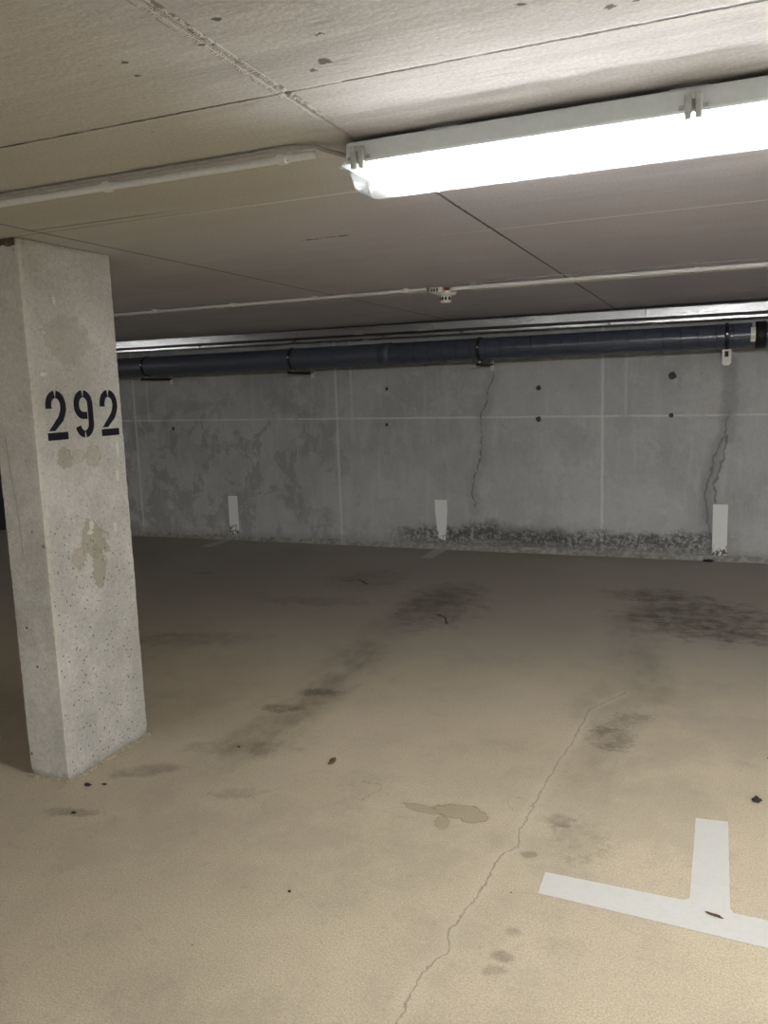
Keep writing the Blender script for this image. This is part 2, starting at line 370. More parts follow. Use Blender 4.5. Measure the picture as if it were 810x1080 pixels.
def mat_diffuser():
    s = NT('clear_ribbed_cover'); t = s.n
    tr = t.new('ShaderNodeBsdfTransparent'); tr.inputs[0].default_value = (.96, .97, .96, 1)
    tl = t.new('ShaderNodeBsdfTranslucent'); tl.inputs[0].default_value = (.92, .94, .92, 1)
    df = t.new('ShaderNodeBsdfDiffuse'); df.inputs[0].default_value = (.85, .87, .86, 1)
    gl = t.new('ShaderNodeBsdfGlossy'); gl.inputs['Roughness'].default_value = .15
    m0 = t.new('ShaderNodeMixShader'); m0.inputs[0].default_value = .5; s.L.new(tl.outputs[0], m0.inputs[1]); s.L.new(df.outputs[0], m0.inputs[2])
    m1 = t.new('ShaderNodeMixShader'); rib = s.ss(s.f('SINE', s.mul(s.x, 900.)), -.5, .8, .05, .10); s.L.new(rib, m1.inputs[0])
    s.L.new(tr.outputs[0], m1.inputs[1]); s.L.new(m0.outputs[0], m1.inputs[2])
    fr = t.new('ShaderNodeFresnel'); fr.inputs[0].default_value = 1.4
    m2 = t.new('ShaderNodeMixShader'); s.L.new(fr.outputs[0], m2.inputs[0]); s.L.new(m1.outputs[0], m2.inputs[1]); s.L.new(gl.outputs[0], m2.inputs[2])
    s.L.new(m2.outputs[0], t['Material Output'].inputs[0])
    return s.m

TUBE = 95.0
M = dict(
    floor=mat_floor(), ceiling=mat_ceiling(), wall=mat_wall(), plain=mat_plain_concrete(), pillar=mat_pillar(),
    line=mat_paint('white_floor_paint', (.55, .545, .525), .6), line_old=mat_paint('worn_white_floor_paint', (.50, .485, .46), .8),
    black=mat_paint('black_stencil_paint', (.009, .010, .016), .2), stripe=mat_stripe(0),
    pvc=simple('light_grey_pvc', (.72, .72, .71), .45, bump=.0001, var=.04), pvc_dim=simple('grey_pvc_cable', (.30, .29, .28), .5),
    housing=simple('pale_grey_lamp_body', (.76, .80, .81), .5, bump=.0002, var=.03), white=simple('white_enamel', (.85, .86, .86), .3, var=.02, bump=0.0001),
    clip=simple('grey_nylon_clip', (.50, .52, .50), .45), tray=mat_tray(), duct=mat_duct('dull_blue_grey_pipe', .42), wrap=mat_duct('glossy_blue_grey_wrap', .17),
    blackmetal=simple('black_rubber_clamp', (.012, .012, .014), .5), zinc=simple('zinc_plated_steel', (.75, .74, .70), .4, .3),
    wplastic=simple('white_plastic', (.78, .77, .72), .45, var=.04), dark=simple('dark_slot_and_shade', (.03, .03, .035), .6), red=simple('red_plastic', (.28, .05, .05), .5),
    mortar=simple('crumbly_mortar', (.34, .31, .25), .9, var=.35, scale=40, bump=.004, spec=.2), sand=simple('sandy_fill', (.40, .34, .25), .9, var=.3, scale=70, bump=.003, spec=.2),
    ledge=simple('pale_mortar_fillet', (.34, .33, .31), .9, var=.3, scale=20, bump=.006, spec=.2),
    darkmortar=simple('dark_gap_mortar', (.10, .10, .075), .9, var=.5, scale=90, bump=.004, spec=.2),
    hole=simple('dark_tie_hole', (.085, .082, .078), .9, var=.8, scale=110), stone=simple('black_grit', (.02, .018, .016), .8, var=.4),
    leaf=simple('dry_brown_leaf', (.13, .075, .035), .8, var=.4, scale=200), door=simple('near_black_door', (.012, .012, .016), .6),
    tube=mat_emit('lit_fluorescent_tube', (1., .982, .965, 1), TUBE), cover=mat_diffuser(), brass=simple('brass', (.5, .4, .2), .35, 1.))

# ------------------------------------------------------------------ mesh helpers
def obj(name, bm, mat, parent=None, smooth=False):
    me = bpy.data.meshes.new(name)
    bmesh.ops.recalc_face_normals(bm, faces=bm.faces)
    bm.to_mesh(me); bm.free(); me.materials.append(M[mat] if isinstance(mat, str) else mat)
    if smooth:
        for p in me.polygons: p.use_smooth = True
    o = bpy.data.objects.new(name, me); C.objects.link(o)
    if parent is not None: o.parent = parent
    return o
def tag(o, label=None, cat=None, group=None, kind=None):
    for k, v in (('label', label), ('category', cat), ('group', group), ('kind', kind)):
        if v: o[k] = v
    return o
def empty(name, loc, label, cat, group=None):
    o = bpy.data.objects.new(name, None); C.objects.link(o); o.location = loc; o.empty_display_size = .1
    return tag(o, label, cat, group)
def box(bm, x0, x1, y0, y1, z0, z1, bev=0, seg=2):
    r = bmesh.ops.create_cube(bm, size=1); vs = r['verts']
    for v in vs: v.co = Vector(((x0 + x1) / 2 + v.co.x * (x1 - x0), (y0 + y1) / 2 + v.co.y * (y1 - y0), (z0 + z1) / 2 + v.co.z * (z1 - z0)))
    if bev:
        es = {e for v in vs for e in v.link_edges}
        bmesh.ops.bevel(bm, geom=list(es), offset=bev, segments=seg, profile=.5, affect='EDGES')
    return bm
def ring_loft(bm, rings, close=True, cap=True):
    vs = [[bm.verts.new(p) for p in r] for r in rings]
    n = len(rings[0])
    for a, b in zip(vs, vs[1:]):
        for i in range(n if close else n - 1):
            bm.faces.new((a[i], a[(i + 1) % n], b[(i + 1) % n], b[i]))
    if cap:
        bm.faces.new(vs[0][::-1]); bm.faces.new(vs[-1])
    return bm
def tube(bm, pts, r, n=12, cap=True):
    pts = [Vector(p) for p in pts]; rings = []
    if (pts[-1] - pts[0]).length > .2:
        e0 = (pts[1] - pts[0]).normalized() * .0008; e1 = (pts[-1] - pts[-2]).normalized() * .0008
        pts = [pts[0], pts[0] + e0, pts[0] + e0 * 4] + pts[1:-1] + [pts[-1] - e1 * 4, pts[-1] - e1, pts[-1]]
    up = Vector((0, 0, 1))
    for i, p in enumerate(pts):
        d = (pts[min(i + 1, len(pts) - 1)] - pts[max(i - 1, 0)]).normalized()
        a = d.cross(up)
        if a.length < 1e-3: a = d.cross(Vector((0, 1, 0)))
        a.normalize(); b = d.cross(a)
        rr = r[i] if isinstance(r, (list, tuple)) else r
        rings.append([p + a * math.cos(t) * rr + b * math.sin(t) * rr for t in [2 * PI * k / n for k in range(n)]])
    return ring_loft(bm, rings, True, cap)
def prism(bm, poly, axis_o, ux, uy, un, t):    # polygon in the ux,uy plane, thickness t along un
    o, ux, uy, un = map(Vector, (axis_o, ux, uy, un))
    a = [bm.verts.new(o + ux * p[0] + uy * p[1]) for p in poly]; b = [bm.verts.new(o + ux * p[0] + uy * p[1] + un * t) for p in poly]
    bm.faces.new(a[::-1]); bm.faces.new(b)
    for i in range(len(poly)): bm.faces.new((a[i], a[(i + 1) % len(poly)], b[(i + 1) % len(poly)], b[i]))
    return bm
def nz(x, y=0, z=0, s=1.): return noise.noise(Vector((x, y, z)) * s)
B = bmesh.new

# ------------------------------------------------------------------ the setting
XL, XR, YB = -13.0, 9.0, -9.0
def struct(name, bm, mat): return tag(obj(name, bm, mat), kind='structure')
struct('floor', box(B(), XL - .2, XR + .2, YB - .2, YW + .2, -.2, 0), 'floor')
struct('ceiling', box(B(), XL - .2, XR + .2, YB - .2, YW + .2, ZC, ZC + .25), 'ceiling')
wall_back = struct('wall_back', box(B(), XL - .2, XR + .2, YW, YW + .2, 0, ZC), 'wall')
struct('wall_left', box(B(), XL - .2, XL, YB, YW, 0, ZC), 'plain')
struct('wall_right', box(B(), XR, XR + .2, YB, YW, 0, ZC), 'plain')
struct('wall_front', box(B(), XL - .2, XR + .2, YB - .2, YB, 0, ZC), 'plain')
# uneven mortar fillet along the foot of the back wall
def fillet(x0, x1):
    bm = B(); rings = []; n = int((x1 - x0) / .025)
    for i in range(n + 1):
        x = x0 + (x1 - x0) * i / n
        h = .045 + .022 * nz(x, 0, 0, 2.3) + .012 * nz(x, 3, 0, 17) + .006 * nz(x, 5, 0, 50)
        d = .035 + .012 * nz(x, 1, 0, 3) + .008 * nz(x, 8, 0, 21)
        rings.append([Vector(p) for p in ((x, YW + .01, -.01), (x, YW + .01, h), (x, YW - .004, h), (x, YW - d * .45, h * .62), (x, YW - d, .003), (x, YW - d, -.01))])
    return ring_loft(bm, rings)
struct('baseboard_back', fillet(-9.0, 3.0), 'ledge')
# invented dark door filling the black sliver at the far left
dr = empty('door_1', (-8.55, YW, 0), None, None); dr['kind'] = 'structure'
obj('door_leaf', box(B(), -.45, .62, -.05, 0, 0, 1.98, .004), 'door', dr)
bm = B(); box(bm, -.52, -.45, -.07, 0, 0, 2.05, .003); box(bm, .62, .69, -.07, 0, 0, 2.05, .003); box(bm, -.45, .62, -.07, 0, 1.98, 2.05, .003); obj('door_frame', bm, 'door', dr)
obj('door_handle', tube(B(), [(.54, -.05, 1.0), (.54, -.10, 1.0), (.42, -.10, 1.0)], .01), 'zinc', dr)
# filled formwork tie holes in the back wall
def tie_hole(x, z, r, seed):
    bm = B(); n = 18; rings = []
    prof = [(1.35, 0.0), (1.25, .005), (1.0, .004), (.85, .0015), (.0, .001)]
    for q, dz in prof:
        rings.append([Vector((x + math.cos(t) * r * max(q, .02) * (1 + .45 * nz(math.cos(t) + seed, math.sin(t), 0, 1.7)), YW - dz, z + math.sin(t) * r * max(q, .02) * (1 + .45 * nz(math.cos(t), math.sin(t) + seed, 0, 1.9)))) for t in [2 * PI * k / n for k in range(n)]])
    ring_loft(bm, rings, True, False); bm.faces.new(bm.verts[-n:] if False else [v for v in list(bm.verts)[-n:]])
    return obj('tie_hole', bm, 'hole', wall_back)
for k, (x, z, r) in enumerate(((-3.018, 1.561, .018), (-3.031, 1.212, .016), (-1.538, 1.522, .024), (-1.54, 1.241, .024), (-.397, 1.589, .034), (-.399, 1.253, .020), (-5.559, 1.21, .020))): tie_hole(x, z, r * .72, k * 3.1)

# ------------------------------------------------------------------ concrete pillar with its number
pillar = empty('concrete_pillar', (0, 0, 0), 'square grey concrete pillar on the left marked with black stencilled number 292', 'pillar')
def pillar_mesh():
    bm = B(); ch = .009; base = []
    def side(a, b, n):
        for i in range(n): t = i / n; base.append((a[0] + (b[0] - a[0]) * t, a[1] + (b[1] - a[1]) * t))
    x0, x1, y0, y1 = PX0, PX1, PY0, PY1
    side((x0 + ch, y0), (x1 - ch, y0), 12); side((x1 - ch, y0), (x1, y0 + ch), 2); side((x1, y0 + ch), (x1, y1 - ch), 24); side((x1, y1 - ch), (x1 - ch, y1), 2)
    side((x1 - ch, y1), (x0 + ch, y1), 12); side((x0 + ch, y1), (x0, y1 - ch), 2); side((x0, y1 - ch), (x0, y0 + ch), 24); side((x0, y0 + ch), (x0 + ch, y0), 2)
    rings = []; nzl = 170; cx, cy = (x0 + x1) / 2, (y0 + y1) / 2
    for k in range(nzl + 1):
        z = .002 + (ZC - .004) * k / nzl; r = []
        for (x, y) in base:
            ce = min(math.hypot(x - a, y - b) for a in (x0, x1) for b in (y0, y1))
            amp = .0012 + .0055 * math.exp(-(ce / .012) ** 2) + .006 * math.exp(-z / .02)
            dx = nz(x, y, z, 22) * amp + nz(x, y, z, 70) * amp * .6; inw = -abs(dx) if ce < .03 else dx * .5
            if z < .05 and ce < .05: inw -= .006 * (1 - z / .05)
            v = Vector((x - cx, y - cy, 0)); v.normalize()
            r.append(Vector((x + v.x * inw, y + v.y * inw, z)))
        rings.append(r)
    return ring_loft(bm, rings)
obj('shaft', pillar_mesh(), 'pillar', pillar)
def skirt(mat='sand'):                          # crumbs of fill where the pillar meets the floor
    bm = B(); pts = []
    x0, x1, y0, y1 = PX0, PX1, PY0, PY1
    for a, b, nrm, n in (((x0, y0), (x1, y0), (0, -1), 18), ((x1, y0), (x1, y1), (1, 0), 40), ((x1, y1), (x0, y1), (0, 1), 18), ((x0, y1), (x0, y0), (-1, 0), 30)):
        for i in range(n): t = i / n; pts.append((a[0] + (b[0] - a[0]) * t, a[1] + (b[1] - a[1]) * t, nrm))
    A, Bv, Cv, Dv = [], [], [], []
    for (x, y, nr) in pts:
        wd = .012 + .012 * abs(nz(x, y, 0, 14)) + .006 * nz(x, y, 2, 40) + (.012 * max(0, (y - 2.5) / .4) if nr == (1, 0) else 0)
        h = .006 + .008 * abs(nz(x, y, 5, 25))
        A.append(Vector((x - nr[0] * .01, y - nr[1] * .01, h))); Bv.append(Vector((x + nr[0] * wd * .5, y + nr[1] * wd * .5, h * .8)))
        Cv.append(Vector((x + nr[0] * wd, y + nr[1] * wd, .0005))); Dv.append(Vector((x - nr[0] * .01, y - nr[1] * .01, .0005)))
    ring_loft(bm, [A, Bv, Cv, Dv], True, False)
    return obj('mortar_skirt', bm, mat, pillar)
skirt()
def top_joint():
    bm = B(); rings = []
    n = 40
    for i in range(n + 1):
        x = PX0 + (PX1 - .02 - PX0) * i / n; o = .004 + .004 * abs(nz(x, 0, 0, 60)); h = .028 + .010 * nz(x, 2, 0, 30)
        rings.append([Vector(p) for p in ((x, PY0 + .01, ZC - .001), (x, PY0 - o, ZC - .001), (x, PY0 - o * .7, ZC - h * .6), (x, PY0 - .0005, ZC - h), (x, PY0 + .01, ZC - h))])
    return obj('top_mortar', ring_loft(bm, rings), 'darkmortar', pillar)  # dark colour stands in for the shaded gap below the ceiling
top_joint()
def stroke(bm, pts, w_, cap0=None, cap1=None):
    """band of width w_ along a centre line drawn on the pillar's face (a = along the face, b = up)"""
    P = [Vector(p) for p in pts]; L, R = [], []
    for i, p in enumerate(P):
        d0 = (P[i] - P[i - 1]).normalized() if i else None; d1 = (P[i + 1] - P[i]).normalized() if i < len(P) - 1 else None
        d = ((d0 or d1) + (d1 or d0)).normalized(); nn = Vector((-d.y, d.x)); k = 1 / max(.5, nn.dot(Vector((-(d1 or d0).y, (d1 or d0).x))))
        if i == 0 and cap0: nn, k = Vector(cap0), 1
        if i == len(P) - 1 and cap1: nn, k = Vector(cap1), 1
        L.append(p + nn * w_ / 2 * k); R.append(p - nn * w_ / 2 * k)
    for q in range(len(P) - 1):
        prism(bm, [L[q], L[q + 1], R[q + 1], R[q]], (PX1 - .004, 0, 0), (0, 1, 0), (0, 0, 1), (1, 0, 0), .0048)
def arc(cx, cy, r, a0, a1, n=10, ry=None): return [(cx + r * math.cos(math.radians(a0 + (a1 - a0) * i / n)), cy + (ry or r) * math.sin(math.radians(a0 + (a1 - a0) * i / n))) for i in range(n + 1)]
def digit(kind, y0, z0, W=.108, H=.195, t=.030):
    bm = B(); r = (W - t) / 2; cx = y0 + W / 2; top = z0 + H - t / 2 - r * 1.15; g = 5
    ry = r * 1.15
    if kind == 2:
        stroke(bm, [(y0 + t / 2, top - .010)] + arc(cx, top, r, 180, 90 + g, ry=ry), t)
        stroke(bm, arc(cx, top, r, 90 - g, 0, ry=ry) + [(cx + r, top - .012), (cx + r - .004, top - .026), (cx + r - .016, top - .050), (y0 + .024, z0 + .037)], t, cap1=(1.12, 0))
        prism(bm, [(y0, z0), (y0 + W, z0), (y0 + W, z0 + t), (y0, z0 + t)], (PX1 - .004, 0, 0), (0, 1, 0), (0, 0, 1), (1, 0, 0), .0048)
    else:
        cb = z0 + .130; bot = z0 + t / 2 + ry
        stroke(bm, arc(cx, top, r, 90 + g, 180, ry=ry) + [(cx - r, cb)] + arc(cx, cb, r, 180, 270, ry=r)[1:] + [(cx + .019, cb - r)], t)
        stroke(bm, arc(cx, top, r, 90 - g, 0, ry=ry) + [(cx + r, bot)] + arc(cx, bot, r, 0, -90 + g, ry=ry)[1:], t)
        stroke(bm, arc(cx, bot, r, -90 - g, -164, ry=ry), t)
    return obj('painted_digit', bm, 'black', pillar)
digit(2, 2.464, 1.397); digit(9, 2.616, 1.397); digit(2, 2.767, 1.396)

# ------------------------------------------------------------------ floor and wall paint
def flat(poly, z=.0003, t=.0010):
    out = []
    n = len(poly)
    for i in range(n):
        a, b = Vector(poly[i]), Vector(poly[(i + 1) % n]); m = max(1, int((b - a).length / .012))
        for k in range(m):
            p = a.lerp(b, k / m); out.append((p.x + .0018 * nz(p.x, p.y, 1, 55), p.y + .0018 * nz(p.x, p.y, 4, 55)))
    bm = B(); prism(bm, out, (0, 0, z), (1, 0, 0), (0, 1, 0), (0, 0, 1), t)
    bm.normal_update(); bmesh.ops.triangulate(bm, faces=[f for f in bm.faces if len(f.verts) > 4], quad_method='BEAUTY', ngon_method='EAR_CLIP'); return bm
tl = obj('painted_bay_marking', flat([(-.486, 2.303), (.50, 2.243), (.50, 2.357), (.17, 2.39), (.068, 2.396), (.060, 2.417), (.057, 2.930), (-.049, 2.921), (-.053, 2.425), (-.07, 2.412), (-.488, 2.419)]), 'line')
tag(tl, 'bright white T shaped parking line painted on the floor at lower right', 'parking marking')
def wall_stripe(x0, x1, z0, z1, label, taper=0, chips=0):
    L, R = [], []; n = 60
    for i in range(n + 1):
        z = z0 + (z1 - z0) * i / n; u = 1 - i / n
        e = taper * max(0, u - .25) / .75; j = .002 + (chips * max(0, u - .72) / .28)
        L.append((x0 + (x1 - x0) * e * .5 + abs(nz(z, x0, 0, 40)) * j, z)); R.append((x1 - (x1 - x0) * e * .35 - abs(nz(z, x0, 5, 40)) * j, z))
    bm = B(); prism(bm, R + L[::-1], (0, YW + .001, 0), (1, 0, 0), (0, 0, 1), (0, -1, 0), .0022)
    bm.normal_update(); bmesh.ops.triangulate(bm, faces=[f for f in bm.faces if len(f.verts) > 4], quad_method='BEAUTY', ngon_method='EAR_CLIP')
    o = obj('painted_wall_stripe', bm, 'stripe')
    return tag(o, label, 'parking marking', 'white upright stripes painted on the back wall')
wall_stripe(-4.912, -4.793, .055, .478, 'white upright stripe on the back wall nearest the pillar, clean lower end', 0, .01)
wall_stripe(-2.556, -2.430, .085, .482, 'white upright stripe on the back wall tapering to a flaked ragged foot', .45, .05)
wall_stripe(-.049, .070, .045, .490, 'wide white upright stripe on the back wall under the right crack', 0, .012)
for (pts, lb) in (([(-4.99, 7.395), (-4.87, 7.395), (-4.87, 6.99), (-4.99, 6.99)], 'short faded floor line at the foot of the wall stripe nearest the pillar'),
                  ([(-2.552, 7.395), (-2.43, 7.395), (-2.435, 6.98), (-2.553, 6.99)], 'short worn grey floor line at the foot of the middle ragged wall stripe')):
    tag(obj('painted_floor_stripe', flat(pts), 'line_old'), lb, 'parking marking', 'worn floor lines at the wall foot')

# ------------------------------------------------------------------ luminaires
def make_lamp(label):
    """local x along the tube, origin on the ceiling at the middle of the lamp, z down is negative"""
    root = empty('strip_light', (0, 0, 0), label, 'light', 'fluorescent strip lights on the ceiling')
    hx = .785
    def rr(hx_, hy_, z, rad, n=5):
        out = []
        for sx, sy, a0 in ((1, 1, 0), (-1, 1, 90), (-1, -1, 180), (1, -1, 270)):
            for i in range(n + 1):
                a = math.radians(a0 + 90 * i / n); out.append(Vector((sx * (hx_ - rad) + math.cos(a) * rad, sy * (hy_ - rad) + math.sin(a) * rad, z)))
        return out
    bm = B(); ring_loft(bm, [rr(hx - .004, .062, -.012, .012), rr(hx, .066, -.016, .014), rr(hx, .072, -.058, .014), rr(hx + .008, .080, -.060, .016), rr(hx + .008, .080, -.066, .016), rr(hx - .006, .068, -.066, .014), rr(hx - .008, .066, -.030, .012)])
    obj('housing', bm, 'housing', root)
    for x in (-.55, .0, .55): obj('mounting_bracket', box(B(), x - .04, x + .04, -.03, .03, -.014, .0003), 'zinc', root)
    bm = B(); rings = []
    for y, z in ((-.060, -.064), (-.040, -.050), (-.018, -.044), (.018, -.044), (.040, -.050), (.060, -.064), (.060, -.060), (.018, -.040), (-.018, -.040), (-.060, -.060)): rings.append((y, z))
    ring_loft(bm, [[Vector((x, y, z)) for y, z in rings] for x in (-.735, .735)]); obj('reflector', bm, 'white', root)
    for sy in (-1, 1):
        bm = B(); tube(bm, [(-.708, sy * .033, -.078), (.708, sy * .033, -.078)], .012, 14); obj('fluorescent_tube', bm, 'tube', root)
        for sx in (-1, 1):
            bm = B(); box(bm, min(sx * .712, sx * .734), max(sx * .712, sx * .734), sy * .033 - .014, sy * .033 + .014, -.094, -.040, .003); tube(bm, [(sx * .700, sy * .033, -.078), (sx * .713, sy * .033, -.078)], .0128, 12)
            obj('lamp_holder', bm, 'white', root)
    bm = B(); rings = [rr(hx + .012, .083, -.067, .016), rr(hx + .012, .083, -.071, .016), rr(hx - .006, .070, -.074, .018), rr(hx - .014, .064, -.110, .020), rr(hx - .017, .061, -.119, .018), rr(hx - .023, .055, -.1245, .016), rr(hx - .036, .042, -.1265, .012)]
    inner = [[Vector((p.x * (1 - .002 / hx), p.y * .965, p.z + .0018)) for p in r] for r in rings]
    ring_loft(bm, [inner[0]] + rings, True, False)
    vs = [bm.verts.new(p) for p in rings[-1]]; bm.faces.new(vs)
    bmesh.ops.remove_doubles(bm, verts=bm.verts, dist=1e-6)
    obj('diffuser', bm, 'cover', root, True)
    for x in (-.745, .010, .745):
        for sy in (-1, 1):
            bm = B(); y = sy * .080
            box(bm, x - .017, x - .003, y - .008, y + .008, -.080, -.030, .003); box(bm, x + .004, x + .018, y - .008, y + .008, -.080, -.030, .003)
            box(bm, x - .017, x + .018, y - .005, y + .005, -.040, -.028, .003); box(bm, x - .03, x + .03, sy * .072 - .003, sy * .072 + .003, -.056, -.048, .002)
            obj('clip', bm, 'clip', root)
    obj('cable_gland', tube(B(), [(-hx - .02, .0, -.025), (-hx + .01, 0, -.025)], .009, 12), 'pvc_dim', root)
    return root
def copy_tree(o, parent=None):
    c = o.copy(); C.objects.link(c)
    if parent is not None: c.parent = parent; c.matrix_parent_inverse.identity()
    for ch in list(o.children): copy_tree(ch, c)
    return c
lamp = make_lamp('long lit fluorescent strip light with clear cover on the ceiling at upper right')
kids = {}
LY = 1.975
lamp.location = (-.080, LY, ZC)
for (x, y, lb) in ((-9.6, 1.975, 'lit strip light further left along the same ceiling line, past the pillar'),
                   (1.95, 1.975, 'added strip light next along the ceiling to the right, unseen, brightening wall and pillar'),  # unseen, added to brighten the back wall and pillar
                   (4.4, 1.975, 'added strip light two along the ceiling to the right, unseen, brightening wall and pillar'),  # another unseen one, added for the same extra brightness
                   (1.2, -1.8, 'added strip light over the driving lane behind the viewer, unseen, brightening the back wall'),  # added out of view to lift the back wall
                   (-3.2, -3.0, 'added strip light over the driving lane behind the viewer to the left, unseen, brightening the pillar')):  # added out of view to lift the pillar's near face
    c = copy_tree(lamp); c.location = (x, y, ZC); c['label'] = lb

# ------------------------------------------------------------------ conduits and the detector
def conduit(name, pts, r, label, clips=(), mat='pvc', n=14, cat='conduit', ear=-1, plugs=()):
    o = Vector(pts[0]); root = empty(name, o, label, cat)
    obj('cord' if 'cable' in name else 'tube', tube(B(), [Vector(p) - o for p in pts], r, n), mat, root, True)
    for x in clips:
        p0, p1 = Vector(pts[0]), Vector(pts[-1]); t = (x - p0.x) / (p1.x - p0.x); c = p0.lerp(p1, t) - o
        bm = B(); rings = []
        for dx in (-.011, .011):
            q = []
            for k in range(13): a = PI + PI * k / 12; q.append(Vector((c.x + dx, c.y + math.cos(a) * (r + .004), c.z + math.sin(a) * (r + .004))))
            q = [Vector((c.x + dx, c.y - r - .004, ZC + .0002 - o.z))] + q + [Vector((c.x + dx, c.y + r + .004, ZC + .0002 - o.z))]
            rings.append(q)
        ring_loft(bm, rings)
        box(bm, c.x - .009, c.x + .009, c.y + ear * (r + .004) - .018, c.y + ear * (r + .004) + .018, ZC - o.z - .006, ZC - o.z - .0005)
        obj('mounting_clip', bm, 'pvc', root)
    return root
zc1 = ZC - .022
conduit('conduit', [(-8.7, 1.93, zc1), (-2.0, 1.925, zc1), (-.955, 1.925, zc1)], .0100, 'pale grey conduit on the ceiling running left from the lit lamp', (-1.045, -1.60, -2.15, -2.75, -3.4, -4.2, -5.2, -6.2, -7.4), ear=1)
conduit('electrical_cable', [(-8.7, 1.892, ZC - .008), (-.99, 1.892, ZC - .008), (-.94, 1.902, ZC - .012), (-.91, 1.94, ZC - .020), (-.885, 1.972, ZC - .025)], .0055, 'thin dull grey cable beside the pale conduit entering the lamp end', mat='pvc_dim', cat='cable')
YD = 4.80
conduit('conduit', [(-8.5, 4.76, ZC - .016), (-1.67, 4.80, ZC - .016)], .0105, 'pale conduit on the ceiling left of the smoke detector', (-7.4, -6.1, -5.0, -4.3, -3.658, -3.03, -2.42, -1.80))
conduit('conduit', [(-1.53, 4.87, ZC - .016), (3.0, 5.02, ZC - .016)], .0125, 'brighter thicker pale conduit on the ceiling right of the smoke detector', (-1.40, -.82, -.145, .6, 1.4, 2.2))
conduit('electrical_cable', [(-8.5, 4.97, ZC - .006), (-1.67, 5.01, ZC - .006), (-1.655, 4.995, ZC - .008)], .0055, 'thin pale cable beyond the left detector conduit', mat='pvc', cat='cable')
conduit('electrical_cable', [(-1.46, 5.09, ZC - .006), (3.0, 5.24, ZC - .006)], .0055, 'thin pale cable beyond the right detector conduit', mat='pvc', cat='cable')
conduit('electrical_cable', [(-1.50, 4.72, ZC - .004), (3.0, 4.86, ZC - .004)], .0035, 'faint thin line on the ceiling before the right detector conduit', mat='pvc_dim', cat='cable')  # thin strand drawn along a faint ceiling line
det = empty('smoke_detector', (-1.635, 4.95, ZC), 'small white smoke detector with dark slotted head between two ceiling conduits', 'smoke detector')
def lathe(prof, n=28, c=(0, 0)):
    return ring_loft(B(), [[Vector((c[0] + math.cos(a) * r, c[1] + math.sin(a) * r, z)) for a in [2 * PI * k / n for k in range(n)]] for r, z in prof])
obj('junction_box', box(B(), -.035, .045, -.09, .0, -.032, 0, .006), 'wplastic', det)
obj('base', lathe([(.062, 0), (.066, -.006), (.066, -.030), (.060, -.038), (.040, -.044)], c=(.03, .03)), 'wplastic', det, True)
obj('sensor_head', lathe([(.034, -.040), (.036, -.046), (.036, -.076), (.030, -.086), (.012, -.088)], c=(.03, .03)), 'wplastic', det, True)
for k in range(10):
    a = 2 * PI * k / 10; bm = B(); box(bm, -.003, .003, -.007, .007, -.072, -.052)
    bmesh.ops.rotate(bm, verts=bm.verts, matrix=Matrix.Rotation(a, 3, 'Z'))
    bmesh.ops.rotate(bm, verts=bm.verts, matrix=Matrix.Identity(3)); bmesh.ops.translate(bm, verts=bm.verts, vec=(.03 + math.cos(a) * .034, .03 + math.sin(a) * .034, 0))
    obj('vent_slot', bm, 'dark', det)
bm = B()
for x in (-.020, -.004, .014): box(bm, x - .005, x + .005, -.0915, -.088, -.027, -.008)
obj('terminal_cover', bm, 'dark', det)
obj('indicator', box(B(), .046, .072, -.06, -.03, -.018, -.004, .002), 'red', det)

# ------------------------------------------------------------------ cable tray, pipe and its brackets
def lerp(a, b, t): return a + (b - a) * t
tray = empty('cable_tray', (0, 7.2, 2.1), 'shiny galvanised cable tray running along the top of the back wall', 'cable tray')
def bar(x0, x1, prof0, prof1):
    return ring_loft(B(), [[Vector((x0, y, z)) for y, z in prof0], [Vector((x1, y, z)) for y, z in prof1]])
def zt(x): return lerp(2.157, 2.130, (x + 6) / 6.3)           # the tray sags a little to the right
xs = [-9.0, -7.1, -5.40, -3.85, -2.45, -.60, 1.2, 3.0]
for x0, x1 in zip(xs, xs[1:]):
    def pr(x): t = min(zt(x), ZC - .001) - 2.1; return [(0, t), (-.006, t), (-.006, t - .066), (.004, t - .070), (.004, t - .066), (0, t - .060)]
    obj('side_rail', bar(x0 + .0015, x1 - .0015, pr(x0), pr(x1)), 'tray', tray)
def pr2(x): t = zt(x) - 2.1 - .070; return [(.006, t - .022), (.006, t + .004), (.19, t + .004), (.19, t - .022)]
obj('shaded_tray_bottom', bar(-9, 3, pr2(-9), pr2(3)), 'dark', tray)  # near-black colour paints in the shadow under the tray
for x0, x1 in ((-9, -6.3), (-6.28, -5.0), (-4.97, -3.9), (-3.86, -2.95), (-2.93, -2.2), (-2.16, -.9), (-.88, 3.0)):
    def pr3(x): t = zt(x) - 2.1 - .070; return [(.006, t - .021), (.0, t - .021), (.0, t - .040), (.030, t - .043), (.030, t - .037), (.006, t - .036)]
    obj('lower_lip', bar(x0, x1, pr3(x0), pr3(x1)), 'tray', tray)
for x in (-7.5, -5.4, -3.2, -1.4, -.55, 1.2): obj('wall_bracket', box(B(), x - .012, x + .012, .10, YW - 7.2, zt(x) - 2.1 - .115, zt(x) - 2.1 - .095, .002), 'zinc', tray)

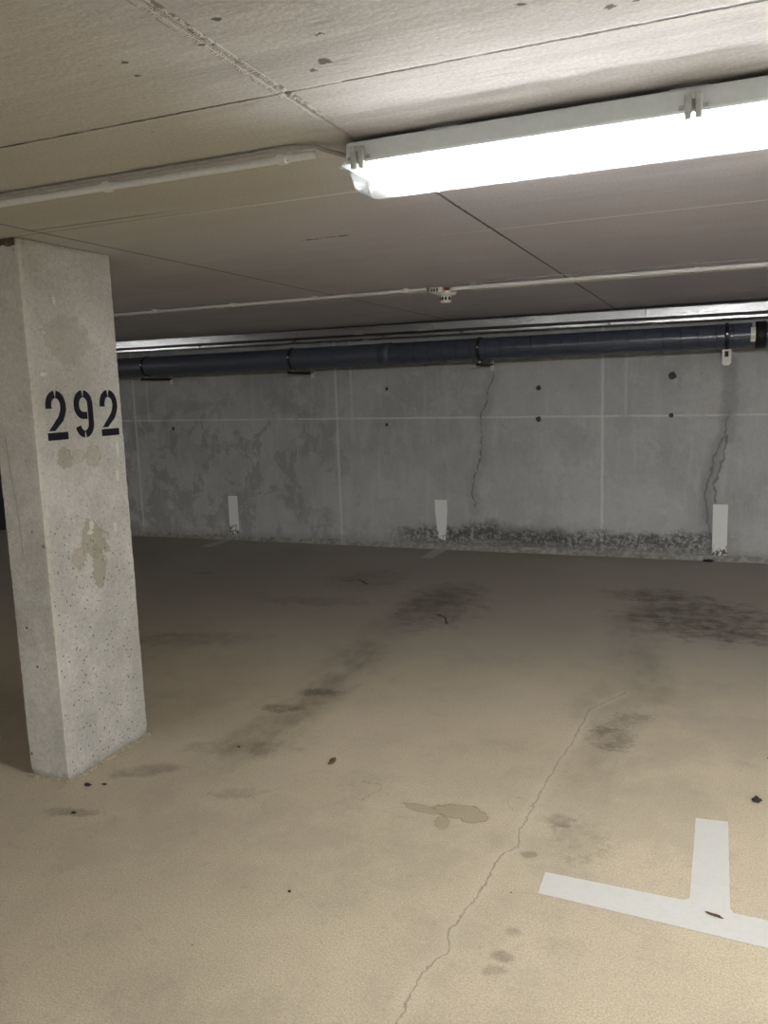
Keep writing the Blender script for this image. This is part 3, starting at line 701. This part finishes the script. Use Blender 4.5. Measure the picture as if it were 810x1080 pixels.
PYc, PZc, PR = 7.05, 1.874, .0985
pipe = empty('drain_pipe', (0, PYc, PZc), 'long dark blue grey pipe on brackets along the back wall', 'pipe')
def ptube(x0, x1, r, name, mat, n=48, step=.05):
    m = max(1, int((x1 - x0) / step)); return obj(name, tube(B(), [(lerp(x0, x1, i / m), 0, 0) for i in range(m + 1)], r, n), mat, pipe, True)
ptube(-9.0, -2.84, PR, 'plain_section', 'duct')
ptube(-2.84, .20, PR - .003, 'wrapped_section', 'wrap')
ptube(.27, 3.0, PR - .006, 'end_section', 'wrap')
ptube(-2.90, -2.80, PR + .003, 'coupling', 'duct'); ptube(.225, .30, PR + .004, 'coupling', 'blackmetal')
# slanted seams of the wrap, one helical lap every 13 cm
def seam(x):
    bm = B(); pts = []
    for k in range(25):
        a = -PI * .15 + PI * 1.3 * k / 24; pts.append((x + .018 * (k / 24 - .5), -math.cos(a - PI / 2 + PI / 2) * 0 - math.sin(a) * (PR - .0012), math.cos(a) * (PR - .0012)))
    tube(bm, pts, .0028, 6); return obj('wrap_seam', bm, 'blackmetal', pipe)
x = -2.70
while x < .15:
    seam(x); x += .132 + .012 * nz(x, 0, 0, 9)
lb = obj('pale_sleeve_mark', tube(B(), [(.190, 0, 0), (.225, 0, 0)], PR + .0015, 32), 'wplastic', pipe)
bm = bmesh.new(); bm.from_mesh(lb.data)
bmesh.ops.delete(bm, geom=[v for v in bm.verts if not (v.co.y < -.075 and -.065 < v.co.z < .062)], context='VERTS'); bm.to_mesh(lb.data); bm.free()
for k, x in enumerate((-9.0 + 1.45, -5.54, -3.82, -1.965, .024, 1.95)):
    nm = ('hidden behind the pillar', 'nearest the pillar', 'second from the pillar', 'above the middle wall crack', 'with bright white plate at right', 'past the right edge')[k]
    br = empty('pipe_bracket', (x, PYc, PZc), 'black clamp arm under the blue grey pipe, ' + nm, 'bracket', 'brackets under the wall pipe')
    bm = B(); n = 40
    ring_loft(bm, [[Vector((dx, math.cos(a) * r, math.sin(a) * r)) for a in [2 * PI * q / n for q in range(n)]] for dx, r in ((-.014, PR + .0005), (-.014, PR + .006), (.014, PR + .006), (.014, PR + .0005))], True, False)
    obj('clamp_ring', bm, 'blackmetal', br, True)
    for sz in (0, 1):
        obj('bolt', tube(B(), [(0, -PR - .004, .014 - sz * 0.0), (0, -PR - .016, .014)], .008, 8) if sz else tube(B(), [(0, -.02, -PR - .024), (0, -.02, -PR - .004)], .006, 8), 'zinc', br)
    bm = B(); box(bm, -.016, .016, -.10, YW - PYc - .006, -PR - .034, -PR - .022, .002); box(bm, -.016, -.012, -.10, YW - PYc - .006, -PR - .046, -PR - .024)
    obj('mounting_arm', bm, 'blackmetal', br)
    bm = B(); y = YW - PYc
    if k == 4:
        prism(bm, [(-.032, -.075), (-.018, -.092), (.018, -.092), (.032, -.075), (.032, .03), (-.032, .03)], (0, -.106, -PR - .035), (1, 0, 0), (0, 0, 1), (0, -1, 0), .006)
        obj('wall_plate', bm, 'wplastic', br); obj('plate_slot', box(B(), -.014, .014, -.1135, -.111, -PR - .062, -PR - .018, .004), 'dark', br)
    else:
        box(bm, -.018, .018, y - .006, y, -PR - .085, -PR + .015, .002); obj('wall_plate', bm, 'zinc', br)
        for zz in (-.068, -.004): obj('nut', tube(B(), [(0, y - .020, -PR + zz), (0, y - .006, -PR + zz)], .011, 6), 'wplastic', br)

# ------------------------------------------------------------------ litter on the floor
def crumb(x, y, r, sx, sy, sz, mat, name, label, cat, seed):
    bm = B(); bmesh.ops.create_icosphere(bm, subdivisions=2, radius=r)
    for v in bm.verts:
        d = 1 + .8 * noise.noise(v.co * (1.4 / r) + Vector((seed, 0, 0))); v.co = Vector((v.co.x * sx * d, v.co.y * sy * d, v.co.z * sz * d))
    mz = min(v.co.z for v in bm.verts)
    for v in bm.verts: v.co.z -= mz
    o = obj(name, bm, mat); o.location = (x, y, 0.0002); return tag(o, label, cat)
crumb(-1.489, 2.912, .016, .8, 1.7, .35, 'leaf', 'leaf_scrap', 'dark brown leaf scrap lying in the middle of the bay floor', 'leaf', 1)
crumb(.155, 3.112, .013, 1.1, 1., .8, 'stone', 'grit_lump', 'black lump of grit on the floor near the right edge', 'pebble', 2)
crumb(-1.219, 2.051, .005, 1.2, .9, .6, 'stone', 'grit_lump', 'tiny black crumb alone on the open floor in the foreground', 'pebble', 3)
crumb(-2.345, 2.405, .010, 1.6, .8, .5, 'stone', 'grit_lump', 'black crumb of grit at the near corner of the pillar foot', 'pebble', 4)
crumb(-2.285, 2.435, .007, 1.4, .8, .5, 'stone', 'grit_lump', 'smaller black crumb just right of the pillar corner crumb', 'pebble', 5)
crumb(-2.24, 2.215, .007, 1.4, .8, .5, 'stone', 'grit_lump', 'black crumb on the dark smudge in front of the pillar', 'pebble', 6)
tw = crumb(.020, 2.361, .012, 1.8, .28, .30, 'leaf', 'dry_twig', 'small brown twig lying on the white T shaped line', 'twig', 7); tw.location.z = .0014; tw.rotation_euler.z = -.25
crumb(.22, 3.5, .008, 1.3, .9, .5, 'stone', 'grit_lump', 'dark crumb high on the right edge of the floor', 'pebble', 8)
crumb(-1.95, 2.915, .006, 1.3, .9, .5, 'stone', 'grit_lump', 'left one of two black crumbs beside the tyre smudge', 'pebble', 9)
crumb(-.075, 7.36, .022, 1.5, .8, .6, 'stone', 'grit_lump', 'black clod at the foot of the right wall stripe', 'pebble', 10)

# ------------------------------------------------------------------ camera
yaw, pit, rol, fpx, H = -.394, -.1483, -.03426, 860.7, 1.55
fw = Vector((math.sin(yaw) * math.cos(pit), math.cos(yaw) * math.cos(pit), math.sin(pit)))
r0 = Vector((math.cos(yaw), -math.sin(yaw), 0)); u0 = r0.cross(fw)
r1 = r0 * math.cos(rol) + u0 * math.sin(rol); u1 = -r0 * math.sin(rol) + u0 * math.cos(rol)
cam = bpy.data.cameras.new('camera'); co = bpy.data.objects.new('camera', cam); C.objects.link(co)
m = Matrix((r1, u1, -fw)).transposed().to_4x4(); m.translation = Vector((0, 0, H)); co.matrix_world = m
cam.sensor_fit = 'VERTICAL'; cam.sensor_height = 24; cam.lens = fpx / 1080 * 24; cam.clip_start = .02
S.camera = co
